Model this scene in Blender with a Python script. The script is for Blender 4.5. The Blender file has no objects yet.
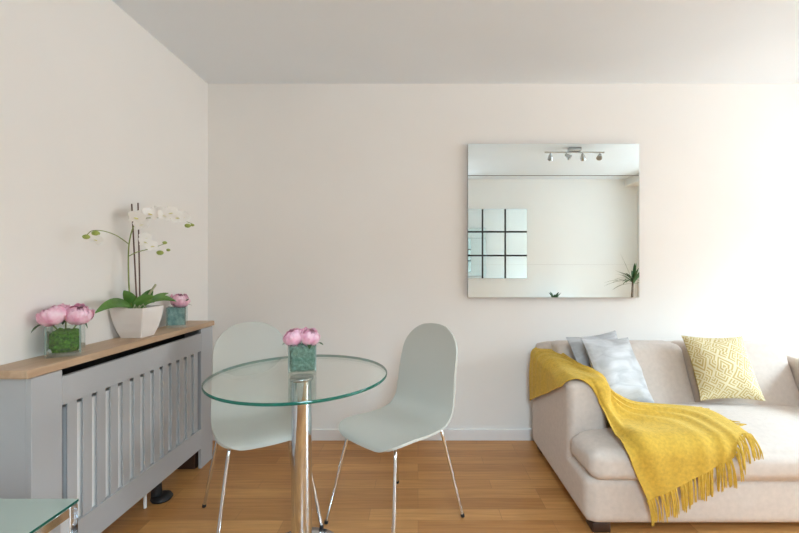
import bpy, bmesh, math, random
from mathutils import Vector, Matrix, noise
from math import sin, cos, pi, sqrt, radians, exp

random.seed(7)
SC = bpy.context.scene
COL = SC.collection

# ------------------------------------------------------------------ materials
def new_mat(name):
    m = bpy.data.materials.new(name); m.use_nodes = True
    nt = m.node_tree; nt.nodes.clear()
    out = nt.nodes.new('ShaderNodeOutputMaterial')
    return m, nt, out

def node(nt, typ, **kw):
    n = nt.nodes.new(typ)
    for k, v in kw.items():
        if k in n.inputs.keys(): n.inputs[k].default_value = v
        else: setattr(n, k, v)
    return n

def principled(name, color, rough=0.5, metal=0.0, spec=0.5, var=0.0, scale=20.0, bump=0.0, bscale=200.0,
               sheen=0.0, sheen_tint=None, color2=None, coords='Object', stretch=(1, 1, 1), trans=0.0, sss=0.0):
    m, nt, out = new_mat(name)
    b = node(nt, 'ShaderNodeBsdfPrincipled')
    b.inputs['Roughness'].default_value = rough
    b.inputs['Metallic'].default_value = metal
    b.inputs['Specular IOR Level'].default_value = spec
    if sheen:
        b.inputs['Sheen Weight'].default_value = sheen
        b.inputs['Sheen Roughness'].default_value = 0.4
        if sheen_tint: b.inputs['Sheen Tint'].default_value = (*sheen_tint, 1)
    nt.links.new(b.outputs[0], out.inputs[0])
    tc = node(nt, 'ShaderNodeTexCoord')
    mp = node(nt, 'ShaderNodeMapping'); mp.inputs['Scale'].default_value = stretch
    nt.links.new(tc.outputs[coords], mp.inputs['Vector'])
    nz = node(nt, 'ShaderNodeTexNoise'); nz.inputs['Scale'].default_value = scale; nz.inputs['Detail'].default_value = 5
    nt.links.new(mp.outputs[0], nz.inputs['Vector'])
    rp = node(nt, 'ShaderNodeValToRGB')
    rp.color_ramp.elements[0].position = 0.3; rp.color_ramp.elements[1].position = 0.7
    c1 = color
    c2 = color2 if color2 else tuple(min(1, c * (1 + var)) for c in color)
    if not color2: c1 = tuple(c * (1 - var) for c in color)
    rp.color_ramp.elements[0].color = (*c1, 1); rp.color_ramp.elements[1].color = (*c2, 1)
    nt.links.new(nz.outputs['Fac'], rp.inputs[0])
    nt.links.new(rp.outputs[0], b.inputs['Base Color'])
    if bump:
        n2 = node(nt, 'ShaderNodeTexNoise'); n2.inputs['Scale'].default_value = bscale; n2.inputs['Detail'].default_value = 3
        nt.links.new(mp.outputs[0], n2.inputs['Vector'])
        bp = node(nt, 'ShaderNodeBump'); bp.inputs['Strength'].default_value = bump; bp.inputs['Distance'].default_value = 0.002
        nt.links.new(n2.outputs['Fac'], bp.inputs['Height']); nt.links.new(bp.outputs[0], b.inputs['Normal'])
    return m

def schlick(nt):
    """Fresnel reflectance of a pane, the same from both of its sides"""
    L = nt.links.new
    ge = node(nt, 'ShaderNodeNewGeometry')
    dt = node(nt, 'ShaderNodeVectorMath', operation='DOT_PRODUCT'); L(ge.outputs['Normal'], dt.inputs[0]); L(ge.outputs['Incoming'], dt.inputs[1])
    ab = node(nt, 'ShaderNodeMath', operation='ABSOLUTE'); L(dt.outputs['Value'], ab.inputs[0])
    om = node(nt, 'ShaderNodeMath', operation='SUBTRACT'); om.inputs[0].default_value = 1.0; L(ab.outputs[0], om.inputs[1])
    pw = node(nt, 'ShaderNodeMath', operation='POWER'); pw.inputs[1].default_value = 5.0; L(om.outputs[0], pw.inputs[0])
    ma = node(nt, 'ShaderNodeMath', operation='MULTIPLY_ADD'); ma.inputs[1].default_value = 0.96; ma.inputs[2].default_value = 0.04
    L(pw.outputs[0], ma.inputs[0])
    return ma

def glass_mat(name, tint, gloss=1.0, ior=1.5):
    """thin clear pane: what goes through is tinted, what comes back follows Fresnel"""
    m, nt, out = new_mat(name)
    t = node(nt, 'ShaderNodeBsdfTransparent'); t.inputs[0].default_value = (*tint, 1)
    g = node(nt, 'ShaderNodeBsdfGlossy'); g.inputs['Roughness'].default_value = 0.01
    g.inputs[0].default_value = (gloss, gloss, gloss, 1)
    f = schlick(nt)
    mx = node(nt, 'ShaderNodeMixShader')
    nt.links.new(f.outputs[0], mx.inputs[0]); nt.links.new(t.outputs[0], mx.inputs[1]); nt.links.new(g.outputs[0], mx.inputs[2])
    nt.links.new(mx.outputs[0], out.inputs[0])
    return m

def mixed_glass(name, tint, diff, fac, ior=1.5):
    """glass with some body of its own (edges, frosted tops)"""
    m, nt, out = new_mat(name)
    t = node(nt, 'ShaderNodeBsdfTransparent'); t.inputs[0].default_value = (*tint, 1)
    d = node(nt, 'ShaderNodeBsdfDiffuse'); d.inputs[0].default_value = (*diff, 1)
    m1 = node(nt, 'ShaderNodeMixShader'); m1.inputs[0].default_value = fac
    nt.links.new(t.outputs[0], m1.inputs[1]); nt.links.new(d.outputs[0], m1.inputs[2])
    g = node(nt, 'ShaderNodeBsdfGlossy'); g.inputs['Roughness'].default_value = 0.03
    f = schlick(nt)
    mx = node(nt, 'ShaderNodeMixShader')
    nt.links.new(f.outputs[0], mx.inputs[0]); nt.links.new(m1.outputs[0], mx.inputs[1]); nt.links.new(g.outputs[0], mx.inputs[2])
    nt.links.new(mx.outputs[0], out.inputs[0])
    return m

def floor_mat():
    m, nt, out = new_mat('oak_floor')
    b = node(nt, 'ShaderNodeBsdfPrincipled'); b.inputs['Roughness'].default_value = 0.33
    b.inputs['Specular IOR Level'].default_value = 0.45
    nt.links.new(b.outputs[0], out.inputs[0])
    tc = node(nt, 'ShaderNodeTexCoord')
    br = node(nt, 'ShaderNodeTexBrick')
    br.offset = 0.37; br.offset_frequency = 3; br.squash = 1.0
    br.inputs['Scale'].default_value = 1.0
    br.inputs['Brick Width'].default_value = 0.62; br.inputs['Row Height'].default_value = 0.088
    br.inputs['Mortar Size'].default_value = 0.0011; br.inputs['Mortar Smooth'].default_value = 0.3
    br.inputs['Bias'].default_value = 0.0
    br.inputs['Color1'].default_value = (0, 0, 0, 1); br.inputs['Color2'].default_value = (1, 1, 1, 1)
    br.inputs['Mortar'].default_value = (0.3, 0.3, 0.3, 1)
    nt.links.new(tc.outputs['Object'], br.inputs['Vector'])
    rp = node(nt, 'ShaderNodeValToRGB')
    e = rp.color_ramp.elements
    e[0].position = 0.0; e[0].color = (*FLOOR_A, 1)
    e[1].position = 1.0; e[1].color = (*FLOOR_B, 1)
    nt.links.new(br.outputs['Color'], rp.inputs[0])
    # grain stretched along the boards
    mp = node(nt, 'ShaderNodeMapping'); mp.inputs['Scale'].default_value = (1.6, 26, 1)
    nt.links.new(tc.outputs['Object'], mp.inputs['Vector'])
    nz = node(nt, 'ShaderNodeTexNoise'); nz.inputs['Scale'].default_value = 2.2; nz.inputs['Detail'].default_value = 6
    nz.inputs['Distortion'].default_value = 0.6
    nt.links.new(mp.outputs[0], nz.inputs['Vector'])
    r2 = node(nt, 'ShaderNodeValToRGB')
    r2.color_ramp.elements[0].position = 0.32; r2.color_ramp.elements[0].color = (0.83, 0.79, 0.75, 1)
    r2.color_ramp.elements[1].position = 0.68; r2.color_ramp.elements[1].color = (1.06, 1.06, 1.06, 1)
    nt.links.new(nz.outputs['Fac'], r2.inputs[0])
    mx = node(nt, 'ShaderNodeMix', data_type='RGBA', blend_type='MULTIPLY'); mx.inputs[0].default_value = 1.0
    nt.links.new(rp.outputs[0], mx.inputs[6]); nt.links.new(r2.outputs[0], mx.inputs[7])
    # dark seam lines
    m2 = node(nt, 'ShaderNodeMix', data_type='RGBA', blend_type='MIX')
    m2.inputs[7].default_value = (0.20, 0.10, 0.045, 1)
    ml = node(nt, 'ShaderNodeMath', operation='MULTIPLY'); ml.inputs[1].default_value = 0.55
    nt.links.new(br.outputs['Fac'], ml.inputs[0]); nt.links.new(ml.outputs[0], m2.inputs[0])
    nt.links.new(mx.outputs[2], m2.inputs[6]); nt.links.new(m2.outputs[2], b.inputs['Base Color'])
    bp = node(nt, 'ShaderNodeBump'); bp.inputs['Strength'].default_value = 0.08; bp.inputs['Distance'].default_value = 0.001
    nt.links.new(nz.outputs['Fac'], bp.inputs['Height']); nt.links.new(bp.outputs[0], b.inputs['Normal'])
    return m

def wood_mat(name, a, c, axis_scale):
    m, nt, out = new_mat(name)
    b = node(nt, 'ShaderNodeBsdfPrincipled'); b.inputs['Roughness'].default_value = 0.42
    nt.links.new(b.outputs[0], out.inputs[0])
    tc = node(nt, 'ShaderNodeTexCoord'); mp = node(nt, 'ShaderNodeMapping'); mp.inputs['Scale'].default_value = axis_scale
    nt.links.new(tc.outputs['Object'], mp.inputs['Vector'])
    nz = node(nt, 'ShaderNodeTexNoise'); nz.inputs['Scale'].default_value = 3; nz.inputs['Detail'].default_value = 6
    nz.inputs['Distortion'].default_value = 0.8
    nt.links.new(mp.outputs[0], nz.inputs['Vector'])
    rp = node(nt, 'ShaderNodeValToRGB')
    rp.color_ramp.elements[0].position = 0.3; rp.color_ramp.elements[0].color = (*a, 1)
    rp.color_ramp.elements[1].position = 0.7; rp.color_ramp.elements[1].color = (*c, 1)
    nt.links.new(nz.outputs['Fac'], rp.inputs[0]); nt.links.new(rp.outputs[0], b.inputs['Base Color'])
    return m

def velvet_mat(name):
    """crushed silver velvet: broad streaks of brighter pile"""
    m, nt, out = new_mat(name)
    b = node(nt, 'ShaderNodeBsdfPrincipled'); b.inputs['Roughness'].default_value = 0.55
    b.inputs['Sheen Weight'].default_value = 0.35; b.inputs['Sheen Roughness'].default_value = 0.35
    nt.links.new(b.outputs[0], out.inputs[0])
    tc = node(nt, 'ShaderNodeTexCoord'); mp = node(nt, 'ShaderNodeMapping')
    mp.inputs['Scale'].default_value = (1.6, 4.6, 1); mp.inputs['Rotation'].default_value = (0, 0, radians(25))
    nt.links.new(tc.outputs['UV'], mp.inputs['Vector'])
    nz = node(nt, 'ShaderNodeTexNoise'); nz.inputs['Scale'].default_value = 1.6; nz.inputs['Detail'].default_value = 4
    nz.inputs['Distortion'].default_value = 0.9
    nt.links.new(mp.outputs[0], nz.inputs['Vector'])
    rp = node(nt, 'ShaderNodeValToRGB')
    rp.color_ramp.elements[0].position = 0.34; rp.color_ramp.elements[0].color = (0.34, 0.34, 0.345, 1)
    rp.color_ramp.elements[1].position = 0.66; rp.color_ramp.elements[1].color = (0.51, 0.515, 0.525, 1)
    nt.links.new(nz.outputs['Fac'], rp.inputs[0]); nt.links.new(rp.outputs[0], b.inputs['Base Color'])
    bp = node(nt, 'ShaderNodeBump'); bp.inputs['Strength'].default_value = 0.5; bp.inputs['Distance'].default_value = 0.006
    nt.links.new(nz.outputs['Fac'], bp.inputs['Height']); nt.links.new(bp.outputs[0], b.inputs['Normal'])
    return m

def maze_mat(name):
    """woven maze of nested right-angle lines, pale on mustard"""
    m, nt, out = new_mat(name)
    b = node(nt, 'ShaderNodeBsdfPrincipled'); b.inputs['Roughness'].default_value = 0.75
    b.inputs['Sheen Weight'].default_value = 0.15
    nt.links.new(b.outputs[0], out.inputs[0])
    tc = node(nt, 'ShaderNodeTexCoord'); mp = node(nt, 'ShaderNodeMapping')
    mp.inputs['Scale'].default_value = (9.5, 9.5, 0); mp.inputs['Rotation'].default_value = (0, 0, radians(32))
    nt.links.new(tc.outputs['UV'], mp.inputs['Vector'])
    L = nt.links.new
    fl = node(nt, 'ShaderNodeVectorMath', operation='FLOOR'); L(mp.outputs[0], fl.inputs[0])
    fr = node(nt, 'ShaderNodeVectorMath', operation='FRACTION'); L(mp.outputs[0], fr.inputs[0])
    wn = node(nt, 'ShaderNodeTexWhiteNoise', noise_dimensions='3D'); L(fl.outputs[0], wn.inputs['Vector'])
    s1 = node(nt, 'ShaderNodeSeparateXYZ'); L(fr.outputs[0], s1.inputs[0])
    s2 = node(nt, 'ShaderNodeSeparateColor'); L(wn.outputs['Color'], s2.inputs[0])
    def flip(src, rnd):
        g = node(nt, 'ShaderNodeMath', operation='GREATER_THAN'); g.inputs[1].default_value = 0.5; L(rnd, g.inputs[0])
        d = node(nt, 'ShaderNodeMath', operation='SUBTRACT'); L(src, d.inputs[0]); L(g.outputs[0], d.inputs[1])
        a = node(nt, 'ShaderNodeMath', operation='ABSOLUTE'); L(d.outputs[0], a.inputs[0]); return a.outputs[0]
    fx = flip(s1.outputs[0], s2.outputs[0]); fy = flip(s1.outputs[1], s2.outputs[1])
    mxn = node(nt, 'ShaderNodeMath', operation='MAXIMUM'); L(fx, mxn.inputs[0]); L(fy, mxn.inputs[1])
    mu = node(nt, 'ShaderNodeMath', operation='MULTIPLY'); mu.inputs[1].default_value = 3.0; L(mxn.outputs[0], mu.inputs[0])
    f2 = node(nt, 'ShaderNodeMath', operation='FRACT'); L(mu.outputs[0], f2.inputs[0])
    gt = node(nt, 'ShaderNodeMath', operation='GREATER_THAN'); gt.inputs[1].default_value = 0.52; L(f2.outputs[0], gt.inputs[0])
    mx = node(nt, 'ShaderNodeMix', data_type='RGBA')
    mx.inputs[6].default_value = (0.48, 0.35, 0.12, 1); mx.inputs[7].default_value = (0.66, 0.585, 0.37, 1)
    L(gt.outputs[0], mx.inputs[0]); L(mx.outputs[2], b.inputs['Base Color'])
    bp = node(nt, 'ShaderNodeBump'); bp.inputs['Strength'].default_value = 0.3; bp.inputs['Distance'].default_value = 0.002
    L(gt.outputs[0], bp.inputs['Height']); L(bp.outputs[0], b.inputs['Normal'])
    return m

FLOOR_A = (0.43, 0.195, 0.060)
FLOOR_B = (0.60, 0.305, 0.105)
M = {}
M['wall'] = principled('wall_paint', (0.825, 0.808, 0.778), 0.85, var=0.012, scale=2, bump=0.05, bscale=120)
M['ceiling'] = principled('ceiling_paint', (0.78, 0.825, 0.865), 0.9, var=0.01, scale=2)
M['white_trim'] = principled('white_gloss_paint', (0.80, 0.79, 0.785), 0.45, var=0.01)
M['floor'] = floor_mat()
M['grey_paint'] = principled('grey_satin_paint', (0.43, 0.438, 0.45), 0.5, var=0.015, scale=4)
M['oak_top'] = wood_mat('oak_shelf', (0.43, 0.285, 0.175), (0.56, 0.395, 0.26), (9, 1.0, 9))
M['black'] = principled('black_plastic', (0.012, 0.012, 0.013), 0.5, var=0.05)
M['dark_wood'] = principled('dark_stained_wood', (0.045, 0.02, 0.012), 0.45, var=0.15, scale=8)
M['radiator'] = principled('radiator_enamel', (0.88, 0.88, 0.865), 0.35, var=0.01)
M['copper'] = principled('copper_pipe', (0.55, 0.28, 0.17), 0.35, metal=0.8, var=0.05)
M['chrome'] = principled('chrome', (0.78, 0.825, 0.865), 0.06, metal=1.0, var=0.01)
M['brushed'] = principled('brushed_steel', (0.50, 0.50, 0.50), 0.25, metal=1.0, var=0.03)
M['steel_disc'] = principled('satin_steel', (0.62, 0.63, 0.65), 0.22, metal=1.0, var=0.02)
M['glass'] = glass_mat('clear_glass', (0.965, 0.988, 0.978))
M['vase_glass'] = glass_mat('vase_glass', (0.93, 0.965, 0.955))
M['glass_edge'] = mixed_glass('glass_edge_green', (0.10, 0.42, 0.33), (0.01, 0.13, 0.095), 0.7)
M['vase_edge'] = mixed_glass('vase_rim', (0.75, 0.86, 0.83), (0.45, 0.55, 0.53), 0.5)
M['frosted'] = mixed_glass('frosted_green_glass', (0.70, 0.80, 0.75), (0.50, 0.585, 0.535), 0.80)
M['window_glass'] = glass_mat('window_pane', (0.98, 0.99, 0.99))
M['shell'] = principled('pale_green_lacquer', (0.485, 0.487, 0.440), 0.42, var=0.01, scale=3)
M['ceramic'] = principled('white_matt_ceramic', (0.80, 0.765, 0.735), 0.5, var=0.01)
M['mirror'] = principled('silvered_glass', (0.83, 0.915, 0.935), 0.0, metal=1.0, var=0.0)
M['mirror_edge'] = principled('mirror_edge', (0.07, 0.075, 0.08), 0.4, var=0.03)
M['mirror_black'] = principled('black_lacquer', (0.01, 0.01, 0.011), 0.3, var=0.02)
M['sofa'] = principled('beige_woven_fabric', (0.605, 0.525, 0.465), 0.9, var=0.05, scale=45, bump=0.35, bscale=900, sheen=0.25,
                       sheen_tint=(1.0, 0.95, 0.93))
M['throw'] = principled('mustard_wool', (0.60, 0.37, 0.045), 0.95, var=0.14, scale=70, bump=0.8, bscale=420, sheen=0.35,
                        sheen_tint=(1.0, 0.85, 0.3))
M['velvet'] = velvet_mat('silver_crushed_velvet')
M['maze'] = maze_mat('mustard_maze_weave')
M['cushion_back'] = principled('mustard_plain_weave', (0.58, 0.42, 0.12), 0.85, var=0.05, scale=60)
M['petal'] = principled('pink_petals', (0.80, 0.36, 0.52), 0.6, scale=36, color2=(0.93, 0.70, 0.79), sheen=0.1)
M['petal_white'] = principled('white_petals', (0.82, 0.80, 0.76), 0.55, var=0.02, scale=40)
M['lip'] = principled('orchid_lip', (0.66, 0.62, 0.24), 0.5, var=0.15, scale=90)
M['leaf'] = principled('orchid_leaf', (0.04, 0.135, 0.02), 0.35, scale=14, color2=(0.14, 0.29, 0.06))
M['leaf_dark'] = principled('dark_leaf', (0.02, 0.065, 0.025), 0.4, scale=14, color2=(0.05, 0.13, 0.04))
M['stem'] = principled('green_stem', (0.20, 0.26, 0.06), 0.5, var=0.15, scale=30)
M['bud'] = principled('green_bud', (0.32, 0.40, 0.09), 0.5, var=0.15, scale=60)
M['stake'] = principled('brown_stake', (0.115, 0.06, 0.045), 0.6, var=0.15, scale=30)
M['root'] = principled('grey_green_root', (0.38, 0.40, 0.24), 0.7, var=0.15, scale=40)
M['bark'] = principled('potting_bark', (0.05, 0.035, 0.02), 0.9, var=0.4, scale=60)
M['moss'] = principled('green_moss', (0.008, 0.045, 0.004), 0.95, scale=110, color2=(0.12, 0.34, 0.03), bump=1.0, bscale=160)
M['moss_teal'] = principled('grey_green_moss', (0.09, 0.19, 0.15), 0.95, scale=90, color2=(0.27, 0.42, 0.35), bump=1.0, bscale=160)
M['teal_leaf'] = principled('teal_rolled_leaf', (0.06, 0.21, 0.22), 0.45, scale=26, color2=(0.36, 0.56, 0.56))
M['trunk'] = principled('cane_trunk', (0.16, 0.12, 0.09), 0.8, var=0.2, scale=30)
M['dark_table'] = principled('white_console', (0.70, 0.69, 0.68), 0.5, var=0.02)
M['terracotta'] = principled('grey_planter', (0.30, 0.30, 0.30), 0.7, var=0.06)
M['bulb'] = principled('lamp_reflector', (0.30, 0.30, 0.30), 0.3, metal=0.6, var=0.02)

# ------------------------------------------------------------------ mesh helpers
def link_obj(name, bm, mat, parent=None, smooth=True, loc=None):
    me = bpy.data.meshes.new(name)
    bm.to_mesh(me); bm.free()
    mats = mat if isinstance(mat, (list, tuple)) else [mat]
    for m in mats: me.materials.append(m)
    if smooth:
        for p in me.polygons: p.use_smooth = True
        me.set_sharp_from_angle(angle=radians(50))
    o = bpy.data.objects.new(name, me)
    COL.objects.link(o)
    if parent is not None: o.parent = parent
    if loc is not None: o.location = loc
    return o

def thing(name, label, cat, loc=(0, 0, 0), rz=0.0, group=None):
    o = bpy.data.objects.new(name, None); COL.objects.link(o)
    o.empty_display_size = 0.05
    o.location = loc; o.rotation_euler = (0, 0, rz)
    return tag(o, label, cat, group)

def tag(o, label, cat, group=None):
    o['label'] = label; o['category'] = cat
    if group: o['group'] = group
    return o

def struct(name, bm, mat, label, cat, parent=None, smooth=False):
    o = link_obj(name, bm, mat, parent, smooth)
    if parent is None:
        o['kind'] = 'structure'; o['label'] = label; o['category'] = cat
    return o

def copy_tree(o, parent=None):
    c = o.copy(); COL.objects.link(c); c.parent = parent
    for ch in list(o.children): copy_tree(ch, c)
    return c

def add_box(bm, x0, x1, y0, y1, z0, z1, bevel=0.0, seg=2, mi=0):
    v = [bm.verts.new((x, y, z)) for x in (x0, x1) for y in (y0, y1) for z in (z0, z1)]
    idx = [(0, 1, 3, 2), (4, 6, 7, 5), (0, 4, 5, 1), (2, 3, 7, 6), (0, 2, 6, 4), (1, 5, 7, 3)]
    fs = [bm.faces.new([v[i] for i in f]) for f in idx]
    for f in fs: f.material_index = mi
    if bevel > 0:
        es = list({e for f in fs for e in f.edges})
        bmesh.ops.bevel(bm, geom=es, offset=bevel, segments=seg, affect='EDGES', profile=0.5)

def box(x0, x1, y0, y1, z0, z1, bevel=0.0, seg=2):
    bm = bmesh.new(); add_box(bm, x0, x1, y0, y1, z0, z1, bevel, seg); return bm

def add_tube(bm, pts, rad, n=10, cap=True, mi=0):
    pts = [Vector(p) for p in pts]
    if not hasattr(rad, '__len__'): rad = [rad] * len(pts)
    rings = []
    t = (pts[1] - pts[0]).normalized()
    up = Vector((0, 0, 1)) if abs(t.z) < 0.9 else Vector((1, 0, 0))
    a = t.cross(up).normalized()
    for i, p in enumerate(pts):
        if i == 0: d = pts[1] - pts[0]
        elif i == len(pts) - 1: d = pts[-1] - pts[-2]
        else: d = (pts[i + 1] - pts[i]).normalized() + (pts[i] - pts[i - 1]).normalized()
        d = d.normalized()
        a = (a - d * a.dot(d)).normalized(); b = d.cross(a)
        rings.append([bm.verts.new(p + (a * cos(2 * pi * k / n) + b * sin(2 * pi * k / n)) * rad[i]) for k in range(n)])
    for i in range(len(rings) - 1):
        for k in range(n):
            f = bm.faces.new([rings[i][k], rings[i][(k + 1) % n], rings[i + 1][(k + 1) % n], rings[i + 1][k]])
            f.material_index = mi
    if cap:
        bm.faces.new(list(reversed(rings[0]))).material_index = mi
        bm.faces.new(rings[-1]).material_index = mi

def tube(pts, rad, n=10):
    bm = bmesh.new(); add_tube(bm, pts, rad, n); return bm

def add_lathe(bm, prof, n=32, c=(0, 0, 0), mi=0):
    rings = []
    for r, z in prof:
        rings.append([bm.verts.new((c[0] + r * cos(2 * pi * k / n), c[1] + r * sin(2 * pi * k / n), c[2] + z)) for k in range(n)])
    for i in range(len(rings) - 1):
        for k in range(n):
            f = bm.faces.new([rings[i][k], rings[i][(k + 1) % n], rings[i + 1][(k + 1) % n], rings[i + 1][k]])
            f.material_index = mi
    bm.faces.new(list(reversed(rings[0]))).material_index = mi
    bm.faces.new(rings[-1]).material_index = mi

def lathe(prof, n=32, c=(0, 0, 0)):
    bm = bmesh.new(); add_lathe(bm, prof, n, c); return bm

def soft_box(x0, x1, y0, y1, z0, z1, r, bulge=(0, 0, 0), n=14, warp=0.75, post=None):
    """upholstered block: rounded edges, faces swelling a little"""
    bm = bmesh.new()
    bmesh.ops.create_cube(bm, size=2)
    bmesh.ops.subdivide_edges(bm, edges=bm.edges[:], cuts=n, use_grid_fill=True)
    c = Vector(((x0 + x1) / 2, (y0 + y1) / 2, (z0 + z1) / 2)); h = Vector(((x1 - x0) / 2, (y1 - y0) / 2, (z1 - z0) / 2))
    for v in bm.verts:
        p = v.co.copy()
        s = Vector([math.copysign(abs(t) ** warp, t) for t in p])
        q = Vector([s[i] * h[i] for i in range(3)])
        inn = Vector([max(-(h[i] - r), min(h[i] - r, q[i])) for i in range(3)])
        d = q - inn
        if d.length > 1e-9: q = inn + d.normalized() * r
        for i in range(3):
            j, k = (i + 1) % 3, (i + 2) % 3
            if abs(p[i]) > 0.999 and bulge[i]:
                q[i] += math.copysign(bulge[i] * (1 - s[j] ** 2) * (1 - s[k] ** 2), p[i])
        v.co = c + q
        if post: v.co = post(v.co)
    bmesh.ops.recalc_face_normals(bm, faces=bm.faces[:])
    return bm

def grid_surface(bm, pts, mi=0, uv=None):
    """pts[i][j] -> quads"""
    vs = [[bm.verts.new(p) for p in row] for row in pts]
    nu, nv = len(pts), len(pts[0])
    for i in range(nu - 1):
        for j in range(nv - 1):
            f = bm.faces.new([vs[i][j], vs[i + 1][j], vs[i + 1][j + 1], vs[i][j + 1]]); f.material_index = mi
            if uv is not None:
                for l, (a, b) in zip(f.loops, ((i, j), (i + 1, j), (i + 1, j + 1), (i, j + 1))):
                    l[uv].uv = (a / (nu - 1), b / (nv - 1))
    return vs

def spline(P, n):
    """Catmull-Rom through P, n samples, any dimension"""
    P = [tuple(p) for p in P]
    out = []; m = len(P) - 1
    for i in range(n):
        t = i / (n - 1) * m; k = min(int(t), m - 1); u = t - k
        p0 = P[max(k - 1, 0)]; p1 = P[k]; p2 = P[k + 1]; p3 = P[min(k + 2, m)]
        out.append(tuple(0.5 * ((2 * b) + (-a + c) * u + (2 * a - 5 * b + 4 * c - d) * u * u + (-a + 3 * b - 3 * c + d) * u ** 3)
                         for a, b, c, d in zip(p0, p1, p2, p3)))
    return out

# ------------------------------------------------------------------ the room
XL, XR, YB, YF, ZC = -1.4225, 3.12, 2.703, -0.35, 2.41
BY0, BY1, BZ1, XB = 0.10, 2.50, 2.30, 4.05             # bay opening in the right wall, its lintel, its depth
WY0, WY1, WZ0, WZ1 = 0.20, 2.40, 0.72, 2.15            # window in the far side of the bay
T = 0.12
struct('floor', box(XL - T, XR + T, YF - T, YB + T, -0.1, 0.0), M['floor'], 'warm oak strip floor running the width of the room', 'floor')
struct('ceiling', box(XL - T, XR + T, YF - T, YB + T, ZC, ZC + 0.1), M['ceiling'], 'flat white ceiling over the living room', 'ceiling')
struct('wall_back', box(XL - T, XR + T, YB, YB + T, 0, ZC), M['wall'], 'plain cream wall carrying the frameless mirror', 'wall')
struct('wall_left', box(XL - T, XL, YF - T, YB, 0, ZC), M['wall'], 'plain cream wall behind the grey radiator cover', 'wall')
KX0, KX1, KZ0, KZ1 = -0.04, 0.67, 1.10, 2.15          # unseen window added behind the camera for fill light
bm = bmesh.new()
add_box(bm, XL, KX0, YF - T, YF, 0, ZC); add_box(bm, KX1, XR, YF - T, YF, 0, ZC)
add_box(bm, KX0, KX1, YF - T, YF, 0, KZ0); add_box(bm, KX0, KX1, YF - T, YF, KZ1, ZC)
struct('wall_front', bm, M['wall'], 'cream wall seen only in the mirror, with mirror tiles', 'wall')
bm = bmesh.new()
add_box(bm, XR, XR + T, YF - T, BY0, 0, ZC); add_box(bm, XR, XR + T, BY1, YB, 0, ZC); add_box(bm, XR, XR + T, BY0, BY1, BZ1, ZC)
struct('wall_right', bm, M['wall'], 'cream wall with the opening of the window bay beyond the sofa', 'wall')
bm = bmesh.new()
add_box(bm, XR + T, XB, BY0 - T, BY0, 0, BZ1); add_box(bm, XR + T, XB, BY1, BY1 + T, 0, BZ1)
add_box(bm, XB, XB + T, BY0 - T, WY0, 0, BZ1); add_box(bm, XB, XB + T, WY1, BY1 + T, 0, BZ1)
add_box(bm, XB, XB + T, WY0, WY1, 0, WZ0); add_box(bm, XB, XB + T, WY0, WY1, WZ1, BZ1)
struct('wall_bay', bm, M['wall'], 'cream side walls and sill of the window bay', 'wall')
struct('floor_bay', box(XR + T, XB + T, BY0 - T, BY1 + T, -0.1, 0.0), M['floor'], 'oak strip floor continuing into the window bay', 'floor')
struct('ceiling_bay', box(XR + T, XB + T, BY0 - T, BY1 + T, BZ1, BZ1 + 0.1), M['ceiling'], 'lower white ceiling of the window bay', 'ceiling')
struct('baseboard_back', box(XL, XR, YB - 0.016, YB, 0, 0.076, 0.004), M['white_trim'], 'low white skirting board along the mirror wall', 'skirting')
struct('baseboard_left', box(XL, XL + 0.016, YF, YB - 0.016, 0, 0.076, 0.004), M['white_trim'], 'low white skirting board behind the radiator cover', 'skirting')
struct('baseboard_front', box(XL, XR, YF, YF + 0.016, 0, 0.076, 0.004), M['white_trim'], 'low white skirting board on the wall opposite the mirror', 'skirting')
# window
bm = bmesh.new()
fw = 0.055
add_box(bm, XB + 0.03, XB + 0.09, WY0, WY1, WZ0, WZ0 + fw); add_box(bm, XB + 0.03, XB + 0.09, WY0, WY1, WZ1 - fw, WZ1)
for y in (WY0, (WY0 + WY1) / 2 - fw / 2, WY1 - fw):
    add_box(bm, XB + 0.03, XB + 0.09, y, y + fw, WZ0 + fw, WZ1 - fw)
win = struct('window_1', bm, M['white_trim'], 'white framed window in the wall beyond the sofa', 'window')
struct('pane', box(XB + 0.055, XB + 0.06, WY0 + fw, WY1 - fw, WZ0 + fw, WZ1 - fw), M['window_glass'], '', '', win)
bm = bmesh.new()
add_box(bm, KX0, KX1, YF - 0.09, YF - 0.03, KZ0, KZ0 + fw); add_box(bm, KX0, KX1, YF - 0.09, YF - 0.03, KZ1 - fw, KZ1)
for x in (KX0, (KX0 + KX1) / 2 - fw / 2, KX1 - fw):
    add_box(bm, x, x + fw, YF - 0.09, YF - 0.03, KZ0 + fw, KZ1 - fw)
fill_win = struct('fill_window', bm, M['white_trim'], 'added white framed fill-light window in the wall opposite the mirror', 'window')
struct('pane', box(KX0 + fw, KX1 - fw, YF - 0.065, YF - 0.06, KZ0 + fw, KZ1 - fw), M['window_glass'], '', '', fill_win)
struct('trim_1', box(2.94, XR, YF, YB - 0.12, 2.31, ZC), M['wall'], 'boxed pelmet under the ceiling above the window', 'pelmet')

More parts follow.
